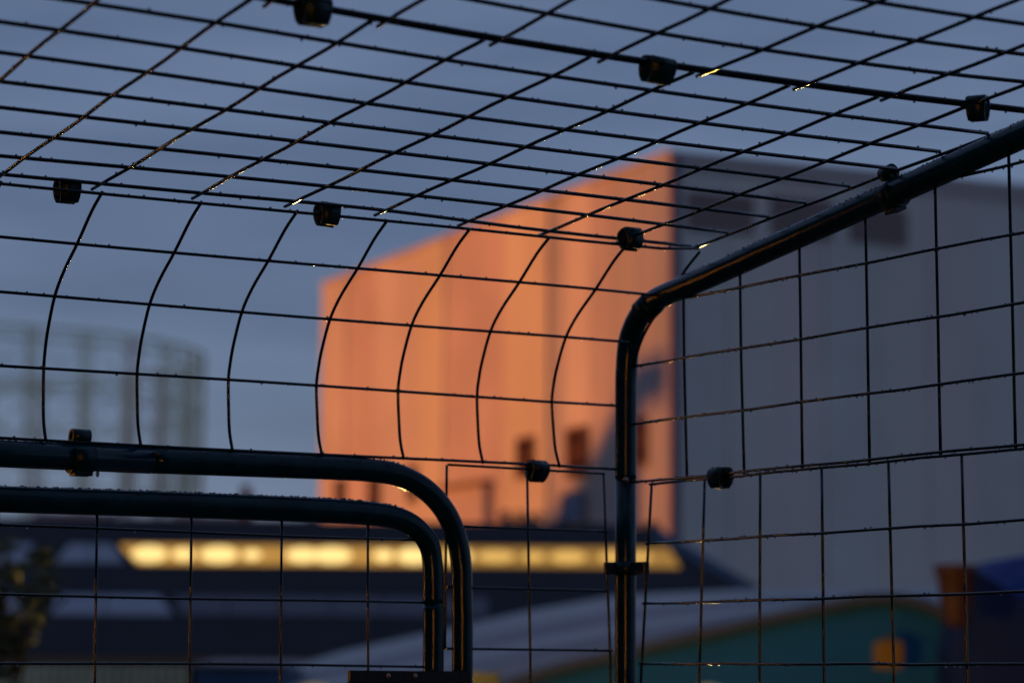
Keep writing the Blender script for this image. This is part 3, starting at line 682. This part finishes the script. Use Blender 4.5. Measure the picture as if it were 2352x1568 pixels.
M_pot = mat('rust_orange_plastic', (0.09, 0.024, 0.010), 0.55, 0.4)
pot = thing('orange_bucket', 'rust orange tapered bucket beside the blue tarpaulin at the right', 'bucket', at(2200, 1430, 8.6))
bm = bmesh.new(); c0 = at(2200, 1440, 8.6); c1 = at(2195, 1296, 8.6)
prof = [(0.030, 0.0), (0.036, 0.06), (0.048, 0.3), (0.060, 0.85), (0.066, 0.88), (0.066, 1.0), (0.060, 1.0), (0.052, 0.6)]
rings = []
for rr, t in prof:
    c = c0.lerp(c1, t); rings.append([bm.verts.new(c + V((math.cos(k * math.pi / 12) * rr, math.sin(k * math.pi / 12) * rr, 0))) for k in range(24)])
for a, b in zip(rings, rings[1:]):
    for k in range(24): bm.faces.new((a[k], a[(k + 1) % 24], b[(k + 1) % 24], b[k])).smooth = True
bm.faces.new(rings[0][::-1]); bm.faces.new(rings[-1])
o = finish(bm, 'body', M_pot); place(o, pot)
M_tarp = mat('blue_tarpaulin', (0.001, 0.022, 0.17), 0.6, 0.1, bump=0.5, bscale=15, var=0.25, vscale=4)
M_navy = mat('navy_cover', (0.012, 0.022, 0.075), 0.7, 0.3, bump=0.5, bscale=12, var=0.4, vscale=3)
tarp = thing('tarpaulin_stack', 'stack under a navy cover with a bright blue tarpaulin top at the right edge', 'tarpaulin', at(2300, 1500, 8.9))
bm = bmesh.new()
near = [(2232, 1302), (2264, 1322), (2312, 1353), (2420, 1400), (2620, 1440)]; far_ = [(2236, 1297), (2264, 1289), (2330, 1278), (2420, 1266), (2620, 1250)]
A = [bm.verts.new(at(x, y, 8.8)) for x, y in near]; B = [bm.verts.new(at(x, y, 9.25)) for x, y in far_]
A2 = [bm.verts.new(at(x, y, 8.8) + V((0, 0, -0.02))) for x, y in near]; B2 = [bm.verts.new(at(x, y, 9.25) + V((0, 0, -0.02))) for x, y in far_]
for i in range(4):
    bm.faces.new((A[i], A[i + 1], B[i + 1], B[i])); bm.faces.new((A2[i], B2[i], B2[i + 1], A2[i + 1]))
    bm.faces.new((A[i], A2[i], A2[i + 1], A[i + 1])); bm.faces.new((B[i], B[i + 1], B2[i + 1], B2[i]))
o = finish(bm, 'blue_top', M_tarp); place(o, tarp)
o = prism('navy_side', [at(x, y + 0.5, 8.78) for x, y in near] + [at(2620, 2350, 8.78), at(2196, 2350, 8.78), at(2198, 1500, 8.78)], FW * 0.4, M_navy); place(o, tarp)

# ------------------------------------------------------------------ left: fence boards, blue door, shrub
M_fence = mat('beige_corrugated', (0.55, 0.53, 0.34), 0.7, 0.3, var=0.15, vscale=5)
fen = thing('corrugated_fence', 'beige corrugated sheet fence at the bottom left', 'fence', at(200, 2300, 16))
rA, hA = rh(-260, 1524, 16); rB, _ = rh(436, 1524, 16); nb = 34
for k in range(nb):
    a = lerp(rA, rB, k / nb); b = lerp(rA, rB, (k + 0.90) / nb)
    o = prism('fence_board', [W(a, 16, BASE), W(b, 16, BASE), W(b - 0.005, 15.965, BASE), W(a + 0.005, 15.965, BASE)], (0, 0, hA - BASE - 0.003 * (k % 3)), M_fence); place(o, fen)
o = prism('fence_rail', [W(rA, 16.01, hA - 0.25), W(rB, 16.01, hA - 0.25), W(rB, 16.05, hA - 0.25), W(rA, 16.05, hA - 0.25)], (0, 0, 0.08), M_fence); place(o, fen)
M_bdoor = mat('blue_paint', (0.012, 0.075, 0.17), 0.5, 0.4, var=0.15, vscale=3)
rA, hA = rh(452, 1530, 15); rB, _ = rh(655, 1530, 15)
bl = thing('blue_shed', 'low blue shed side just right of the beige fence', 'shed', W(rA, 15, BASE))
o = prism('wall', [W(rA, 15, BASE), W(rB, 15, BASE), W(rB, 16.2, BASE), W(rA, 16.2, BASE)], (0, 0, hA - BASE), M_bdoor); place(o, bl)
o = prism('roof', [W(rA - 0.02, 14.95, hA + 0.004), W(rB + 0.02, 14.95, hA + 0.004), W(rB + 0.02, 16.25, hA + 0.03), W(rA - 0.02, 16.25, hA + 0.03)], (0, 0, 0.012), M_pale2); place(o, bl)
M_olive = mat('olive_leaf', (0.045, 0.055, 0.012), 0.6, 0.3, var=0.3, vscale=8)
shr = thing('olive_shrub', 'leafy olive green shrub at the left edge in front of the low roof', 'shrub', at(40, 2300, 6.2))
bm = bmesh.new(); bs = bmesh.new()
stems = [((-30, 1600), (-10, 1420), (30, 1270)), ((20, 1620), (60, 1440), (95, 1235)), ((-60, 1600), (-70, 1380), (-40, 1230)), ((40, 1620), (82, 1400), (120, 1330))]
for sp in stems:
    P = catmull([at(sp[0][0], 2350, 6.2)] + [at(x, y, 6.2 + random.uniform(-.1, .1)) for x, y in sp], 6)
    sweep_bm(bs, P, lambda t: 0.006 * (1.2 - t), 5)
    for _ in range(60 if sp[0][0] != 40 else 30):
        t = random.uniform(0.35, 1); p = P[int(t * (len(P) - 1))] + V((random.gauss(0, .022), random.gauss(0, .03), random.gauss(0, .02)))
        a = V((random.gauss(0, 1), random.gauss(0, 1), random.gauss(0, .8))).normalized(); b = a.orthogonal().normalized(); s_ = random.uniform(0.026, 0.048)
        nn = a.cross(b) * s_ * 0.15
        v0, v1, v2, v3, v4 = bm.verts.new(p - a * s_), bm.verts.new(p + b * s_ * .38), bm.verts.new(p + a * s_), bm.verts.new(p - b * s_ * .38), bm.verts.new(p + nn)
        for tri in ((v0, v1, v4), (v1, v2, v4), (v2, v3, v4), (v3, v0, v4)): bm.faces.new(tri)
lf = finish(bm, 'leaves', M_olive); lf['kind'] = 'stuff'; place(lf, shr)
o = finish(bs, 'stems', M_bark); place(o, shr)

# ------------------------------------------------------------------ lit garden lamps just under the frame
M_glow = mat('warm_bulb', (1, 0.8, 0.4), 0.3, 0.5, (1.0, 0.62, 0.17), 350.0)
M_opal = mat('opal_yellow_cover', (0.35, 0.30, 0.05), 0.5, 0.4, (1.0, 0.72, 0.20), 0.16)
def garden_lamp(x, y, d, label, rb=0.030):
    p = at(x, y, d)
    root = thing('garden_lamp', label, 'lamp', V((p.x, p.y, 0)), 'small lit garden lamps below the mesh')
    bm = bmesh.new(); bmesh.ops.create_uvsphere(bm, u_segments=16, v_segments=10, radius=rb)
    for f in bm.faces: f.smooth = True
    o = finish(bm, 'bulb', M_glow); o.location = p; place(o, root)
    bm = bmesh.new(); sweep_bm(bm, [p + V((0, 0, 0.034 + 0.026 * t)) for t in (0, .3, .6, .8, 1)], lambda t: 0.046 * math.sqrt(max(0.02, 1 - t * t)), 20)
    o = finish(bm, 'opal_cap', M_opal); place(o, root)
    o = tube('lamp_stake', [V((p.x, p.y, 0)), p - V((0, 0, rb))], 0.008, M_dark); place(o, root)
    bm = bmesh.new(); sweep_bm(bm, [p - V((0, 0, rb + 0.02)), p - V((0, 0, rb * 0.6))], 0.016, 12); o = finish(bm, 'socket', M_dark); place(o, root)
garden_lamp(722, 1624, 7.0, 'lit warm lamp under the door mesh, left of the latch plate')
garden_lamp(1628, 1622, 7.6, 'lit warm lamp in front of the teal canopy, right of the corner post')
M_yel = mat('olive_yellow_box', (0.22, 0.19, 0.03), 0.6)
yb = thing('yellow_crate', 'olive yellow crate between the door surround and corner post at the bottom edge', 'crate', at(1120, 1600, 7.2))
for k in range(3):
    bm = bmesh.new(); box_bm(bm, at(1112, 1556 + 26 * k, 7.2), (RT, FW, ZA), (0.037, 0.10, 0.0125), 0.003); o = finish(bm, 'slat', M_yel); place(o, yb)
for s_ in (-1, 1):
    bm = bmesh.new(); box_bm(bm, at(1112 + 28 * s_, 1700, 7.3), (RT, FW, ZA), (0.006, 0.01, 0.18)); o = finish(bm, 'leg', M_yel); place(o, yb)

# ------------------------------------------------------------------ warm lantern on the house wall behind the viewer (its light streaks the tubes)
M_lantern = mat('warm_lantern_glass', (1, 0.8, 0.5), 0.4, 0.3, (1.0, 0.36, 0.035), 120.0)
M_lantern2 = mat('dim_lantern_glass', (1, 0.8, 0.5), 0.4, 0.3, (1.0, 0.36, 0.035), 45.0)
def wall_light(name, label, p, h0, h1, rr, mg):
    wl = thing(name, label, 'lamp', V((p.x, p.y, CAM_Z)))
    bm = bmesh.new(); sweep_bm(bm, [V((0, 0, h0)), V((0, 0, h1))], rr, 16); finish(bm, 'lamp_glass', mg, wl)
    bm = bmesh.new(); sweep_bm(bm, [V((0, 0, h1 + 0.001)), V((0, 0, h1 + 0.03))], lambda t: 0.05 * (1.1 - t), 16); finish(bm, 'cap', M_dark, wl)
    bm = bmesh.new(); sweep_bm(bm, [V((0, 0, -CAM_Z)), V((0, 0, h0 - 0.001))], 0.03, 16); finish(bm, 'post', M_dark, wl)
wall_light('bollard_lamp', 'tall warm tube lamp by the house behind the viewer', W(-0.18, -1.6, 0), -0.25, 0.42, 0.017, M_lantern)
wall_light('bollard_lamp', 'tall warm tube lamp in the garden left of the mesh, outside the picture', W(-2.7, 3.6, 0), -0.3, 0.35, 0.017, M_lantern2)

# ------------------------------------------------------------------ street on the sunward side: it keeps the yard in shade
M_terr = mat('terrace_brick', (0.12, 0.10, 0.10), 0.85, var=0.15, vscale=1)
ter = thing('terraced_row', 'long terraced row on the sunset side, outside the picture', 'building', W(-30, 15, BASE))
o = prism('wall', [W(-33, -35, BASE), W(-33, 66, BASE), W(-26, 66, BASE), W(-26, -35, BASE)], (0, 0, 3.2 - BASE), M_terr); place(o, ter)
bm = bmesh.new(); a = [W(-33.4, -35.3, 3.21), W(-25.6, -35.3, 3.21), W(-29.5, -35.3, 5.3)]; prism_bm(bm, a, FW * 101.6)
o = finish(bm, 'roof', M_slate); place(o, ter)
gh = thing('gabled_house', 'gabled house on the sunset side, outside the picture, shading the warehouse corner', 'house', W(-85, 62, BASE))
tn = math.tan(SUN_EL)
def sp(dd, hh, t):                # a point toward the sun from the warehouse wall
    s_ = (dd - C0[1]) / LD.y; r = C0[0] + LD.x * s_
    return W(r + SUN_R * t, dd + SUN_D * t, hh + t * tn * math.hypot(SUN_R, SUN_D))
gpts = [(81.9, -4.6), (81.75, 8.3), (80.2, 8.5), (80.2, 9.25), (82.1, 9.15), (83.9, 7.5), (85.3, 6.3), (88.6, 4.6), (90.5, 4.2), (90.5, -4.6)]
P0 = [sp(a, b, 92) for a, b in gpts]; P0 = [V((p.x, p.y, max(p.z, 0.0))) for p in P0]
ext = W(SUN_R * 9, SUN_D * 9, 0) - W(0, 0, 0)
o = prism('wall', P0, ext, M_terr); place(o, gh)
# unseen tall block added to shade the gas holder; the viewer's own house behind
fl = thing('added_shade_block', 'unseen tall block added on the sunset side to shade the gas holder', 'building', W(-75, 190, BASE))
o = prism('wall', [W(-84, 120, BASE), W(-84, 225, BASE), W(-70, 225, BASE), W(-70, 120, BASE)], (0, 0, 32), M_terr); place(o, fl)
M_hwall = mat('house_brick', (0.035, 0.03, 0.03), 0.85, var=0.2, vscale=4)
hs = thing('own_house', 'brick back wall of the house behind the viewer', 'house', W(0, -2.0, BASE))
o = prism('wall', [W(-6, -1.85, BASE), W(6, -1.85, BASE), W(6, -6, BASE), W(-6, -6, BASE)], (0, 0, 6.0), M_hwall); place(o, hs)
gw = thing('added_sky_blocker', 'tall dark unseen wall added left of the mesh to block sky light', 'wall', W(-3.6, 1, BASE))  # unseen, added to keep sky light from the left off the tubes
o = prism('brickwork', [W(-3.9, -1.8, BASE), W(-3.9, 5.5, BASE), W(-3.6, 5.5, BASE), W(-3.6, -1.8, BASE)], (0, 0, 3.4), M_hwall); place(o, gw)
o = prism('coping', [W(-3.95, -1.8, 1.91), W(-3.95, 5.55, 1.91), W(-3.55, 5.55, 1.91), W(-3.55, -1.8, 1.91)], (0, 0, 0.06), M_terr); place(o, gw)
